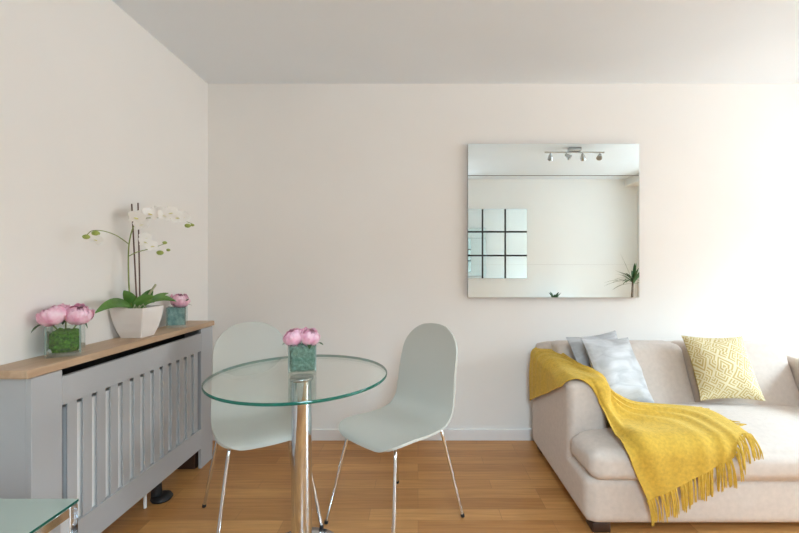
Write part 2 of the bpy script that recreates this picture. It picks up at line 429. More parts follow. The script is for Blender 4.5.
# ------------------------------------------------------------------ wall mirror
mx0, mx1 = 0.334, 1.480
mir = thing('wall_mirror', 'large frameless rectangular mirror in three stacked panels on the back wall', 'mirror', (0.907, YB, 0.966))
for (z0, z1) in ((0.966, 1.1852), (1.1856, 1.7785), (1.7825, 1.994)):
    bm = box(mx0 - 0.907, mx1 - 0.907, -0.032, -0.026, z0 - 0.966, z1 - 0.966)
    bm.faces.ensure_lookup_table()
    for f in bm.faces: f.material_index = 0 if f.calc_center_median().y < -0.0319 else 1
    link_obj('mirror_panel', bm, [M['mirror'], M['mirror_edge']], mir, smooth=False)
link_obj('dark_backing', box(mx0 - 0.907 + 0.001, mx1 - 0.907 - 0.001, -0.0258, -0.001, 0.001, 1.027), M['mirror_edge'], mir, smooth=False)

# grid of mirror tiles on the opposite wall
gx1 = 1.55; tw, th, gap = 0.298, 0.312, 0.025
gw = 3 * tw + 2 * gap; gh = 3 * th + 2 * gap
gm = thing('grid_mirror', 'nine mirror tiles on a black board, seen reflected at the left of the mirror', 'mirror', (gx1 - gw / 2, YF, 1.0))
link_obj('dark_backing', box(-gw / 2, gw / 2, 0.001, 0.010, 0.0, gh), M['mirror_black'], gm, smooth=False)
for i in range(3):
    for j in range(3):
        x0 = -gw / 2 + i * (tw + gap); z0 = j * (th + gap)
        link_obj('mirror_tile', box(x0, x0 + tw, 0.0102, 0.014, z0, z0 + th), M['mirror'], gm, smooth=False)

# ceiling spotlight bar, seen in the mirror
sp = thing('ceiling_spotlight_bar', 'silver four-lamp spotlight bar on the ceiling, seen reflected in the mirror', 'ceiling light', (1.63, 1.18, ZC))
link_obj('canopy', box(-0.065, 0.065, -0.03, 0.03, -0.042, -0.001, 0.006), M['brushed'], sp)
link_obj('bar', tube([(-0.31, 0, -0.05), (0.31, 0, -0.05)], 0.008), M['brushed'], sp)
for i, (x, tx, ty) in enumerate(((-0.25, 0.015, -0.05), (-0.085, 0.06, 0.03), (0.085, 0.03, -0.05), (0.265, -0.03, 0.04))):
    a = link_obj('lamp_arm', tube([(x, 0, -0.052), (x, 0, -0.085)], 0.006, 8), M['brushed'], sp)
    d = Vector((tx, ty, -0.06)).normalized()
    p = Vector((x, 0, -0.08))
    link_obj('lamp_head', tube([p - d * 0.015, p, p + d * 0.045, p + d * 0.05], [0.010, 0.018, 0.030, 0.029], 14), M['brushed'], a)
    link_obj('lamp_lens', tube([p + d * 0.0505, p + d * 0.052], [0.025, 0.024], 14), M['bulb'], a)

# ------------------------------------------------------------------ radiator cover
CX = -1.258; CY0, CY1 = 1.30, 2.446; CT = 0.839
rc = thing('radiator_cover', 'grey slatted radiator cover with an oak top along the left wall', 'radiator cover', (-1.34, 1.873, 0))
def rel(o):                      # parts are modelled in room coordinates, then hung on the Empty
    bm_off = o.parent.location
    o.location = -Vector(bm_off); return o
def rcp(name, bm, mat, smooth=False): return rel(link_obj(name, bm, mat, rc, smooth))
rcp('oak_top', box(XL + 0.001, -1.2645 + 0.008, CY0 - 0.014, CY1 + 0.024, CT - 0.029, CT, 0.005, 3), M['oak_top'])
ft = 0.018
oy0, oy1 = 1.413, 2.319
rcp('end_panel', box(XL + 0.001, CX - ft, CY0, CY0 + ft, 0.0, CT - 0.03, 0.0015), M['grey_paint'])
rcp('end_panel', box(XL + 0.001, CX - ft, CY1 - ft, CY1, 0.0, CT - 0.03, 0.0015), M['grey_paint'])
rcp('stile', box(CX - ft, CX, CY0, oy0, 0.0, CT - 0.03, 0.0015), M['grey_paint'])
rcp('stile', box(CX - ft, CX, oy1, CY1, 0.0, CT - 0.03, 0.0015), M['grey_paint'])
rcp('top_rail', box(CX - ft, CX, oy0 + 0.001, oy1 - 0.001, 0.682, CT - 0.055, 0.0015), M['grey_paint'])
rcp('bottom_rail', box(CX - ft, CX, oy0 + 0.001, oy1 - 0.001, 0.117, 0.232, 0.0015), M['grey_paint'])
rcp('shade_block', box(-1.40, -1.29, 2.31, 2.42, 0.0, 0.117, 0.002), M['dark_wood'])  # dark block added to stand for the shade inside the far end
rcp('dark_backing', box(XL + 0.0015, XL + 0.006, CY0 + ft + 0.001, CY1 - ft - 0.001, 0.30, CT - 0.031), M['black'])  # black sheet added to stand for the shade in the gap under the top
sw = 0.0405; gp = (oy1 - oy0 - 13 * sw) / 14
for k in range(13):
    y = oy0 + gp + k * (sw + gp)
    rcp('slat', box(CX - 0.012, CX - 0.005, y, y + sw, 0.225, 0.69, 0.001), M['grey_paint'])

rd = thing('radiator', 'white radiator behind the slats of the grey radiator cover', 'radiator', (-1.37, 1.87, 0))
def rdp(name, bm, mat, smooth=False): return rel(link_obj(name, bm, mat, rd, smooth))
bm = bmesh.new()
add_box(bm, -1.345, -1.2775, 1.455, 2.285, 0.15, 0.664, 0.004)
add_box(bm, -1.413, -1.384, 1.475, 2.275, 0.15, 0.635, 0.004)
rdp('radiator_panel', bm, M['radiator'])
rdp('bracket', box(-1.416, -1.345, 1.62, 1.64, 0.30, 0.5), M['radiator'])
rdp('pipe', tube([(-1.325, 1.94, 0.002), (-1.325, 1.94, 0.16)], 0.0075, 10), M['radiator'], True)
bm = bmesh.new()
add_tube(bm, [(-1.315, 2.01, 0.001), (-1.315, 2.01, 0.09), (-1.315, 2.01, 0.16)], [0.026, 0.022, 0.015], 14)
add_lathe(bm, [(0.045, 0.001), (0.05, 0.01), (0.042, 0.024), (0.02, 0.03)], 18, (-1.292, 2.015, 0))
rdp('valve', bm, M['black'], True)

# ------------------------------------------------------------------ round glass bistro table
TX, TY = -0.472, 1.620
tb = thing('bistro_table', 'round clear glass bistro table on a chrome pedestal', 'table', (TX, TY, 0))
R = 0.352; GX = -0.006
bm = bmesh.new()
n = 96
prof = [(R - 0.0035, 0.7285), (R - 0.0008, 0.7298), (R, 0.7315), (R, 0.7370), (R - 0.0008, 0.7388), (R - 0.003, 0.740)]
rings = [[bm.verts.new((GX + r * cos(2 * pi * k / n), r * sin(2 * pi * k / n), z)) for k in range(n)] for r, z in prof]
for i in range(len(rings) - 1):
    for k in range(n):
        f = bm.faces.new([rings[i][k], rings[i][(k + 1) % n], rings[i + 1][(k + 1) % n], rings[i + 1][k]]); f.material_index = 1
bm.faces.new(list(reversed(rings[0]))); bm.faces.new(rings[-1])
link_obj('glass_top', bm, [M['glass'], M['glass_edge']], tb, smooth=False)
link_obj('support_plate', lathe([(0.046, 0.7155), (0.048, 0.718), (0.048, 0.725), (0.046, 0.728)], 40), M['steel_disc'], tb)
link_obj('pedestal', lathe([(0.0405, 0.018), (0.0405, 0.715)], 48), M['chrome'], tb)
link_obj('base', lathe([(0.170, 0.0005), (0.170, 0.005), (0.166, 0.009), (0.10, 0.015), (0.055, 0.0175), (0.044, 0.018)], 64), M['steel_disc'], tb)

# ------------------------------------------------------------------ dining chairs
def shell_bm():
    P = [(0.213, 0.416), (0.203, 0.434), (0.165, 0.444), (0.09, 0.444), (0.0, 0.436), (-0.09, 0.435), (-0.145, 0.447), (-0.183, 0.482),
         (-0.205, 0.545), (-0.226, 0.64), (-0.250, 0.74), (-0.268, 0.815), (-0.281, 0.880)]
    Wd = [0.184, 0.189, 0.194, 0.199, 0.200, 0.197, 0.193, 0.189, 0.186, 0.182, 0.177, 0.169, 0.160]
    S = spline([(p[0], p[1], w) for p, w in zip(P, Wd)], 70)
    s = [0.0]
    for a, b in zip(S, S[1:]): s.append(s[-1] + sqrt((a[0] - b[0]) ** 2 + (a[1] - b[1]) ** 2))
    Lt = s[-1]; rows = []; nv = 22
    for (y, z, w), t in zip(S, s):
        rf, rt = 0.085, 0.135
        if t < rf: w = w - rf + sqrt(max(rf * rf - (rf - t) ** 2, 0)) * 1.0
        if Lt - t < rt:
            q = rt - (Lt - t); w = w - rt + sqrt(max(rt * rt - q * q, 0))
        w = max(w, 0.02)
        back = min(max((z - 0.47) / 0.2, 0), 1)
        row = []
        for j in range(nv):
            u = -1 + 2 * j / (nv - 1); x = w * u
            row.append((x, y + back * 0.45 * x * x * 1.3, z + (1 - back) * 0.35 * x * x))
        rows.append(row)
    bm = bmesh.new()
    grid_surface(bm, rows)
    bmesh.ops.recalc_face_normals(bm, faces=bm.faces[:])
    bm.normal_update()
    # give it thickness
    geom = bmesh.ops.solidify(bm, geom=bm.faces[:], thickness=0.011)
    bmesh.ops.recalc_face_normals(bm, faces=bm.faces[:])
    return bm

def make_chair(label, loc, rz):
    t = thing('dining_chair', label, 'chair', loc, rz, None)
    link_obj('seat_shell', shell_bm(), M['shell'], t)
    for sx in (-1, 1):
        for sy in (1, -1):
            lg = link_obj('leg', tube([(sx * 0.07, sy * 0.06, 0.424 if sy > 0 else 0.418), (sx * 0.135, sy * 0.135, 0.420), (sx * 0.152, sy * 0.150, 0.408),
                                       (sx * 0.158, sy * 0.156, 0.38), (sx * 0.2155, sy * 0.2285, 0.010)],
                                      0.0075, 12), M['chrome'], t)
            link_obj('foot_cap', tube([(sx * 0.215, sy * 0.228, 0.014), (sx * 0.217, sy * 0.230, 0.0005)], 0.0092, 12), M['black'], lg)
    link_obj('mounting_plate', box(-0.09, 0.09, -0.08, 0.08, 0.414, 0.4225, 0.002), M['brushed'], t, False)
    return t
ch2 = make_chair('pale green shell dining chair to the right of the glass table, angled towards it', (-0.105, 1.85, 0), math.atan2(0.67, -0.74))
ch1 = copy_tree(ch2)
ch1.location = (-0.738, 1.872, 0); ch1.rotation_euler = (0, 0, math.atan2(-0.528, -0.849) + 0.01)
ch1['label'] = 'pale green shell dining chair behind the glass table, between it and the radiator cover'
ch1['group'] = ch2['group'] = 'dining chairs around the glass table'

# ------------------------------------------------------------------ peonies and cube vases
def add_peony(bm, c, r, seed, squash=0.85, tilt=(0, 0)):
    rnd = random.Random(seed)
    c = Vector(c)
    Rm = Matrix.Rotation(tilt[0], 3, 'X') @ Matrix.Rotation(tilt[1], 3, 'Y')
    layers = [(3, 0.70, 0.05, 1.0), (4, 0.80, 0.22, 0.85), (6, 0.88, 0.40, 0.66), (7, 0.95, 0.66, 0.58), (8, 1.01, 0.98, 0.52)]
    for li, (cnt, rr, top, wid) in enumerate(layers):
        for k in range(cnt):
            ang = 2 * pi * (k + 0.5 * (li % 2)) / cnt + rnd.uniform(-.2, .2)
            rad = r * rr * rnd.uniform(0.93, 1.07); flare = rnd.uniform(0.0, 0.16) * (0.4 + li * 0.25)
            rows = []
            for i in range(7):
                a = i / 6
                pol = pi * 0.97 + (top * rnd.uniform(0.9, 1.1) * 1.0 - pi * 0.97) * a      # from the stem end up to the rim
                hw = wid * (0.30 + 0.70 * sin(min(a * 1.12, 1) * pi / 2)) * (1 - 0.35 * max(0, a - 0.75) / 0.25)
                row = []
                for j in range(7):
                    b = -1 + j / 3
                    az = ang + b * hw
                    q = pol + 0.16 * b * b * a
                    rr2 = rad * (1 + flare * a * a + 0.06 * sin(5 * b + seed + k) * a * a)
                    p = Vector((sin(q) * cos(az), sin(q) * sin(az), cos(q) * squash)) * rr2
                    row.append(c + Rm @ p)
                rows.append(row)
            grid_surface(bm, rows)

def leaf_bm(bm, base, tip, width, droop, fold=0.15, n=12, twist=0.0, side=None, tipw=0.0):
    base, tip = Vector(base), Vector(tip)
    d = tip - base
    sd = Vector(side).normalized() if side else d.cross(Vector((0, 0, 1))).normalized()
    rows = []
    for i in range(n + 1):
        t = i / n
        p = base + d * t + Vector((0, 0, droop * 4 * t * (1 - t)))
        w = width * max(sin(pi * (0.06 + 0.94 * t) ** 0.8), 0.02) ** 0.7
        dn = (d + Vector((0, 0, droop * 4 * (1 - 2 * t)))).normalized()
        s = Matrix.Rotation(twist * t, 3, dn) @ sd
        up = s.cross(dn).normalized()
        if up.z < 0: up = -up
        rows.append([p + s * (w * b) + up * (abs(b) * w * fold) for b in (-1, -.6, -.25, 0, .25, .6, 1)])
    grid_surface(bm, rows)

def cube_vase(label, loc, rz, group='square glass vases of peonies', s=0.057, h=0.118, filling='moss'):
    v = thing('glass_vase', label, 'vase', loc, rz, group)
    bm = bmesh.new(); t = 0.006
    # outer and inner walls, open top, thick base
    def ring(hs, z): return [bm.verts.new((sx * hs, sy * hs, z)) for sx, sy in ((-1, -1), (1, -1), (1, 1), (-1, 1))]
    o0, o1, i1, i0 = ring(s, 0.0005), ring(s, h), ring(s - t, h), ring(s - t, 0.012)
    for a, b, mi in ((o0, o1, 0), (o1, i1, 1), (i1, i0, 0)):
        for k in range(4):
            f = bm.faces.new([a[k], a[(k + 1) % 4], b[(k + 1) % 4], b[k]]); f.material_index = mi
    bm.faces.new(list(reversed(o0))); bm.faces.new(i0)
    # upright corners catch the light like thick glass edges
    for sx in (-1, 1):
        for sy in (-1, 1):
            x, y = sx * (s - t / 2), sy * (s - t / 2)
            add_box(bm, x - t * .45, x + t * .45, y - t * .45, y + t * .45, 0.013, h - 0.001, 0, 1, 1)
    link_obj('glass_body', bm, [M['vase_glass'], M['vase_edge']], v, smooth=False)
    return v

def moss_fill(v, mat, hs, z0, z1, seed, rnd=0.35):
    bm = soft_box(-hs, hs, -hs, hs, z0, z1, min(hs, (z1 - z0) / 2) * rnd, n=22, warp=1.0)
    bm.normal_update()
    off = Vector((seed * 3.1, seed * 1.7, 0)); lim = hs + 0.0012
    for vv in bm.verts:
        k = noise.noise((vv.co + off) * 70) * 0.006 + noise.noise((vv.co + off) * 190) * 0.006
        vv.co += vv.normal * k
        vv.co.x = max(-lim, min(lim, vv.co.x)); vv.co.y = max(-lim, min(lim, vv.co.y)); vv.co.z = max(0.0125, vv.co.z)
    return link_obj('moss', bm, mat, v)

def peony(label, loc, r, seed, group, stem_to, tilt=(0, 0), leaves=()):
    p = thing('peony', label, 'flower', loc, 0, group)
    bm = bmesh.new(); add_peony(bm, (0, 0, 0), r, seed, 0.88, tilt)
    link_obj('blossom', bm, M['petal'], p)
    d = Vector(stem_to) - Vector(loc)
    link_obj('stem', tube([Vector((0, 0, -r * 0.75)), d * 0.6 + Vector((0, 0, -r * 0.2)), d], 0.0025, 8), M['stem'], p)
    for (dx, dy, dz, w) in leaves:
        b = bmesh.new(); leaf_bm(b, (dx * 0.5, dy * 0.5, -r * 0.7), (dx, dy, dz), w, 0.006)
        link_obj('leaf', b, M['leaf_dark'], p)
    return p

# vase on the near end of the radiator cover
va = cube_vase('square glass vase filled with bright green moss on the near end of the radiator cover', (-1.340, 1.520, CT), radians(33), s=0.0515, h=0.116)
moss_fill(va, M['moss'], 0.0435, 0.013, 0.095, 1, 0.6)
g1 = 'pink peonies in the near vase on the radiator cover'
for lab, dx, dy, dz, r, sd, tl in (
        ('pink peony over the left side of the moss vase on the radiator cover', -0.025, -0.030, 0.150, 0.041, 3, (0.35, -0.3)),
        ('pink peony over the right side of the moss vase on the radiator cover', 0.026, 0.026, 0.148, 0.042, 8, (0.3, 0.45)),
        ('pink peony at the back of the moss vase, half hidden behind two others', -0.030, 0.034, 0.160, 0.034, 12, (-0.3, 0.1))):
    peony(lab, (-1.340 + dx, 1.520 + dy, CT + dz), r, sd, g1, (-1.340 + dx * 0.4, 1.520 + dy * 0.4, CT + 0.080), tl,
          ((dx * 1.0, dy * 1.2 - 0.02, -0.055, 0.010),))
# vase on the far end of the radiator cover
vb = cube_vase('square glass vase with a teal leaf lining on the far end of the radiator cover', (-1.338, 2.220, CT), radians(24), s=0.046, h=0.112)
bm = bmesh.new()
q = 0.0388; N = 24; rows = []
for i in range(N * 4 + 1):
    k, f = divmod(i / N, 1.0); k = int(k) % 4
    c = [(-q, -q), (q, -q), (q, q), (-q, q)]
    x = c[k][0] + (c[(k + 1) % 4][0] - c[k][0]) * f; y = c[k][1] + (c[(k + 1) % 4][1] - c[k][1]) * f
    rows.append([(x * (1 - 0.02 * sin(z * 90 + i)), y * (1 - 0.02 * cos(z * 70 + i)), z) for z in [0.0135 + 0.0085 * m for m in range(12)]])
grid_surface(bm, rows)
link_obj('leaf_lining', bm, M['teal_leaf'], vb)
peony('pink peony in the teal-leaf vase at the far end of the radiator cover', (-1.332, 2.236, CT + 0.143), 0.043, 21,
      'pink peony in the far vase', (-1.336, 2.222, CT + 0.075), (0.2, 0.25), ((0.06, -0.02, 0.012, 0.010), (0.05, 0.03, -0.03, 0.011)))
# vase on the bistro table
vc = cube_vase('square glass vase packed with grey-green moss on the glass table', (-0.472, 1.640, 0.740), radians(13), s=0.054, h=0.118)
moss_fill(vc, M['moss_teal'], 0.0465, 0.013, 0.113, 5, 0.25)
g3 = 'pink peonies on the glass table'
for lab, dx, dy, dz, r, sd, tl in (
        ('pink peony on the left in the vase on the glass table', -0.026, -0.012, 0.146, 0.038, 31, (0.4, -0.3)),
        ('pink peony on the right in the vase on the glass table', 0.036, -0.008, 0.146, 0.037, 37, (0.35, 0.4))):
    peony(lab, (-0.478 + dx, 1.640 + dy, 0.740 + dz), r, sd, g3, (-0.478 + dx * 0.4, 1.640 + dy * 0.4, 0.740 + 0.10), tl,
          ((dx * 1.65, -0.02, -0.030, 0.009), (dx * 0.3, -0.045, -0.040, 0.009)))

# ------------------------------------------------------------------ orchid
OX, OY = -1.338, 1.908
orc = thing('potted_orchid', 'white moth orchid with two stakes in a square tapered white bowl', 'potted plant', (OX, OY, CT))
def bowl_bm():
    bm = bmesh.new()
    prof = [(0.047, 0.0005), (0.048, 0.002), (0.0575, 0.03), (0.0675, 0.07), (0.0745, 0.11), (0.0785, 0.142), (0.0755, 0.1425), (0.070, 0.11), (0.069, 0.105)]
    rings = []
    for hs, z in prof:
        r = []
        for q in range(4):
            a = pi / 4 + q * pi / 2
            cx, cy = cos(a) * sqrt(2), sin(a) * sqrt(2)
            rr = 0.05
            for k in (-1, 0, 1):                                    # slightly eased corner
                tx = cx * (1 - rr * (1 if k == 0 else 0) * 0.35); ty = cy * (1 - rr * (1 if k == 0 else 0) * 0.35)
                ax, ay = (-sin(a), cos(a))
                r.append(bm.verts.new(((tx + ax * k * rr * 0.9) * hs * (1 if k == 0 else 0.975), (ty + ay * k * rr * 0.9) * hs * (1 if k == 0 else 0.975), z)))
        rings.append(r)
    n = 12
    for i in range(len(rings) - 1):
        for k in range(n):
            bm.faces.new([rings[i][k], rings[i][(k + 1) % n], rings[i + 1][(k + 1) % n], rings[i + 1][k]])
    bm.faces.new(list(reversed(rings[0]))); bm.faces.new(rings[-1])
    return bm
link_obj('bowl', bowl_bm(), M['ceramic'], orc, smooth=False)
bm = soft_box(-0.063, 0.063, -0.063, 0.063, 0.08, 0.128, 0.02, n=12, warp=1)
for v in bm.verts: v.co.z += noise.noise(v.co * 60) * 0.008
link_obj('potting_bark', bm, M['bark'], orc)
bm = bmesh.new()
for k in range(9):
    a = 0.7 * k; q = random.uniform(0.03, 0.065)
    add_tube(bm, [(0.005, -0.01, 0.13), (q * .6 * cos(a), q * .6 * sin(a), 0.155), (q * cos(a), q * sin(a), 0.128)], 0.0028, 6)
link_obj('aerial_roots', bm, M['root'], orc)
VIEW = Vector((0.57, -0.80, 0.18))
leaves = [((0.0, -0.03, 0.135), (0.025, -0.285, 0.145), 0.024, 0.034, 0.25),
          ((0.0, -0.01, 0.135), (-0.008, -0.080, 0.225), 0.025, 0.004, 0.0),
          ((0.0, -0.03, 0.150), (0.085, -0.005, 0.192), 0.019, 0.012, 0.35),
          ((0.0, 0.01, 0.140), (0.015, 0.085, 0.222), 0.023, 0.004, 0.15),
          ((0.01, 0.04, 0.150), (0.035, 0.180, 0.195), 0.013, 0.010, 0.5),
          ((0.005, 0.02, 0.150), (0.055, 0.215, 0.148), 0.017, 0.026, 0.35),
          ((0.01, -0.01, 0.135), (0.050, 0.045, 0.160), 0.018, 0.020, 0.3)]
for b, t, w, dr, tw in leaves:
    d = (Vector(t) - Vector(b)).normalized()
    sd = d.cross(VIEW).normalized()
    sd = Matrix.Rotation(tw, 3, d) @ sd
    bm = bmesh.new(); leaf_bm(bm, b, t, w, dr, 0.22, 16, 0, sd); link_obj('leaf', bm, M['leaf'], orc)
def orc_tube(name, pts, rad, mat, n=40, sides=8):
    S = spline(pts, n)
    r = [rad[0] + (rad[1] - rad[0]) * i / (n - 1) for i in range(n)]
    return link_obj(name, tube(S, r, sides), mat, orc)
orc_tube('stake', [(-0.010, 0.010, 0.11), (-0.025, 0.0125, 0.38), (-0.040, 0.015, 0.636)], (0.0034, 0.0032), M['stake'])
orc_tube('stake', [(0.005, 0.009, 0.11), (-0.010, 0.023, 0.38), (-0.025, 0.037, 0.644)], (0.0034, 0.0032), M['stake'])
orc_tube('flower_stem', [(-0.010, -0.020, 0.12), (-0.010, -0.040, 0.20), (-0.010, -0.048, 0.318), (-0.010, -0.045, 0.435), (-0.002, -0.030, 0.516),
                         (0.022, -0.030, 0.552), (0.055, -0.005, 0.566), (0.095, 0.045, 0.572), (0.135, 0.102, 0.572), (0.175, 0.160, 0.553)],
         (0.0036, 0.0015), M['stem'])
orc_tube('flower_stem', [(-0.010, -0.047, 0.440), (0.000, -0.135, 0.472), (0.015, -0.228, 0.484), (0.025, -0.298, 0.479), (0.030, -0.333, 0.456)],
         (0.0024, 0.0013), M['stem'])
orc_tube('flower_stem', [(-0.010, -0.044, 0.384), (0.005, -0.008, 0.404), (0.035, 0.011, 0.416), (0.065, 0.039, 0.432), (0.088, 0.077, 0.450)],
         (0.0024, 0.0013), M['stem'])
orc_tube('new_shoot', [(0.0, 0.02, 0.12), (0.012, 0.045, 0.18), (0.03, 0.085, 0.245)], (0.0045, 0.005), M['root'])

def petal_pts(n0, up, side, L, w, cup):
    rows = []
    for i in range(8):
        t = i / 7; ww = w * (sin(pi * min(0.08 + 0.92 * t, 1) ** 0.85)) ** 0.6 if i < 7 else w * 0.18
        rows.append([up * (L * t) + side * (ww * b) + n0 * (cup * (t * t * 0.6 - (b * b) * 0.25 * t)) for b in (-1, -.5, 0, .5, 1)])
    return rows
def orchid_flower(c, face, size, roll=0.0):
    c = Vector(c); n0 = Vector(face).normalized()
    sx = n0.cross(Vector((0, 0, 1))).normalized(); up = sx.cross(n0).normalized()
    Rr = Matrix.Rotation(roll, 3, n0)
    bm = bmesh.new()
    for ang, L, w, off in ((0, 1.0, .36, 0), (132, 1.0, .34, 0), (-132, 1.0, .34, 0), (68, 1.08, .58, .05), (-68, 1.08, .58, .05)):
        a = radians(ang)
        d = Rr @ (up * cos(a) + sx * sin(a)); s = n0.cross(d)
        pts = petal_pts(n0, d, s, size * L, size * w, size * 0.22)
        grid_surface(bm, [[c + p + n0 * off * size for p in r] for r in pts])
    f = link_obj('flower', bm, M['petal_white'], orc)
    bm = bmesh.new()
    d = Rr @ (-up)
    for q in (-0.5, 0.5, 0):
        s = n0.cross(d)
        pts = petal_pts(n0, (d * .55 + n0 * .7 + s * q).normalized(), s, size * 0.42, size * 0.16, size * 0.1)
        grid_surface(bm, [[c + p + n0 * .03 * size for p in r] for r in pts])
    link_obj('flower_lip', bm, M['lip'], f)
rf = random.Random(4)
for c, sz in (((0.028, -0.047, 0.563), .040), ((0.045, -0.040, 0.530), .036), ((0.070, -0.015, 0.585), .038), ((0.088, 0.012, 0.594), .040),
              ((0.112, 0.020, 0.580), .036), ((0.130, 0.040, 0.596), .040), ((0.150, 0.062, 0.576), .037), ((0.158, 0.098, 0.586), .034),
              ((0.040, -0.008, 0.452), .036), ((0.062, 0.006, 0.432), .034), ((0.036, 0.000, 0.474), .030), ((0.035, -0.290, 0.443), .026)):
    orchid_flower(c, (0.62 + rf.uniform(-.35, .35), -0.70 + rf.uniform(-.4, .3), rf.uniform(-0.25, 0.3)), sz * 0.88, rf.uniform(-.4, .4))
for c, r in (((0.028, -0.284, 0.470), .0125), ((0.030, -0.333, 0.452), .011), ((0.168, 0.122, 0.542), .0125), ((0.176, 0.150, 0.548), .008),
             ((0.075, 0.048, 0.402), .0135), ((0.090, 0.089, 0.417), .008), ((0.087, 0.066, 0.452), .009)):
    bm = bmesh.new(); bmesh.ops.create_icosphere(bm, subdivisions=3, radius=r)
    for v in bm.verts: v.co = Vector((v.co.x * 1.15, v.co.y * 1.15, v.co.z * 0.85)) + Vector(c)
    link_obj('bud', bm, M['bud'], orc)

# ------------------------------------------------------------------ sofa
SX0, SX1 = 0.735, 2.395
AX0, AX1 = 0.93, 2.20
so = thing('sofa', 'beige fabric two-seat sofa with one long seat cushion against the back wall', 'sofa', (1.565, 2.16, 0))
def sop(name, bm, mat=None): return rel(link_obj(name, bm, mat or M['sofa'], so))
sop('base', soft_box(SX0, SX1, 1.738, 2.60, 0.042, 0.254, 0.040, (0.0, 0.008, 0.004), n=20, warp=0.6))
def arm_slope(p):                                                     # arms rise gently towards the back
    return Vector((p.x, p.y, p.z + 0.06 * (p.y - 1.945) * max(0, min(1, (p.z - 0.2) / 0.4))))
sop('arm', soft_box(SX0, AX0, 1.945, 2.598, 0.16, 0.605, 0.034, (0.0, 0.008, 0.006), n=20, warp=0.6, post=arm_slope))
sop('arm', soft_box(AX1, SX1, 1.945, 2.598, 0.16, 0.605, 0.034, (0.0, 0.008, 0.006), n=20, warp=0.6, post=arm_slope))
def back_post(p):
    return Vector((p.x, p.y + (p.z - 0.42) * 0.42, p.z + (-0.0)))
sop('back_frame', soft_box(SX0 + 0.02, SX1 - 0.02, 2.50, 2.615, 0.20, 0.692, 0.045, (0, 0, 0), n=12, warp=0.6))
for x0, x1 in ((0.835, 1.588), (1.592, 2.20)):
    sop('back_cushion', soft_box(x0, x1, 2.275, 2.445, 0.30, 0.704, 0.036, (0.0, 0.010, 0.004), n=22, warp=0.6, post=back_post))
def seat_post(p):
    t = min(max((p.y - 1.925) / 0.035, 0), 1); t = t * t * (3 - 2 * t)
    xm = (SX0 + SX1) / 2; full = (SX1 - SX0) / 2 - 0.01; inner = (AX1 - AX0) / 2 - 0.004
    k = 1 + (inner / full - 1) * t
    return Vector((xm + (p.x - xm) * k, p.y, p.z))
sop('seat_cushion', soft_box(SX0 + 0.01, SX1 - 0.01, 1.706, 2.36, 0.246, 0.378, 0.046, (0.012, 0.010, 0.046), n=34, warp=0.75, post=seat_post))
for x in (SX0 + 0.075, SX1 - 0.075):
    for y in (1.80, 2.54):
        sop('foot', box(x - 0.04, x + 0.04, y - 0.04, y + 0.04, 0.0005, 0.044, 0.004), M['dark_wood'])

# ------------------------------------------------------------------ cushions
def pillow_bm(w, h, t, seed, plump=1.0):
    bm = bmesh.new(); uv = bm.loops.layers.uv.new('UVMap'); n = 30
    off = Vector((seed * 2.3, seed * 5.1, 0))
    for sgn, mi in ((-1, 0), (1, 1)):
        rows = []
        for i in range(n + 1):
            row = []
            for j in range(n + 1):
                x = -1 + 2 * i / n; y = -1 + 2 * j / n
                x = math.copysign(abs(x) ** 0.85, x); y = math.copysign(abs(y) ** 0.85, y)
                px = x * (1 - 0.075 * (1 - y * y) * x * x); py = y * (1 - 0.075 * (1 - x * x) * y * y)
                th = t * max(0, (1 - abs(x) ** 2.6)) ** 0.62 * max(0, (1 - abs(y) ** 2.6)) ** 0.62
                edge = max(abs(x), abs(y))
                p = Vector((px * w / 2, py * h / 2, 0))
                wr = noise.noise((p + off) * 9) * 0.010 + noise.noise((Vector((p.x * 9, p.y * 26, 0)) + off)) * 0.006
                th += wr * min(1, th / (t * .35)) 
                row.append((p.x, sgn * max(th, 0.0015), p.y))
            rows.append(row)
        grid_surface(bm, rows, mi, uv)
    bmesh.ops.remove_doubles(bm, verts=bm.verts[:], dist=0.0005)
    bmesh.ops.recalc_face_normals(bm, faces=bm.faces[:])
    return bm
def pillow(label, c, u, v, w, h, t, mats, seed, group):
    u = Vector(u).normalized(); v = Vector(v); v = (v - u * v.dot(u)).normalized(); nrm = v.cross(u)   # nrm = away from the viewer side
    o = link_obj('throw_pillow', pillow_bm(w, h, t, seed), mats)
    nrm = u.cross(v) * -1
    o.matrix_world = Matrix(((u.x, nrm.x, v.x, c[0]), (u.y, nrm.y, v.y, c[1]), (u.z, nrm.z, v.z, c[2]), (0, 0, 0, 1)))
    return tag(o, label, 'cushion', group)
gpl = 'scatter cushions on the sofa'
pillow('mustard cushion woven with a pale maze pattern, standing alone on the sofa', (1.722, 2.262, 0.603), (1, 0.02, -0.015), (-0.03, 0.17, 0.35), 0.362, 0.365, 0.058, [M['maze'], M['cushion_back']], 3, gpl)
pillow('silver crushed velvet cushion in front of its twin, beside the throw', (1.102, 2.205, 0.598), (0.36, 0.17, -0.03), (-0.055, 0.17, 0.32), 0.385, 0.385, 0.052, [M['velvet'], M['velvet']], 5, gpl)
pillow('silver velvet cushion mostly hidden behind its twin, against the sofa back', (1.070, 2.312, 0.606), (0.36, 0.13, 0.02), (-0.06, 0.15, 0.33), 0.370, 0.370, 0.045, [M['velvet'], M['velvet']], 9, gpl)

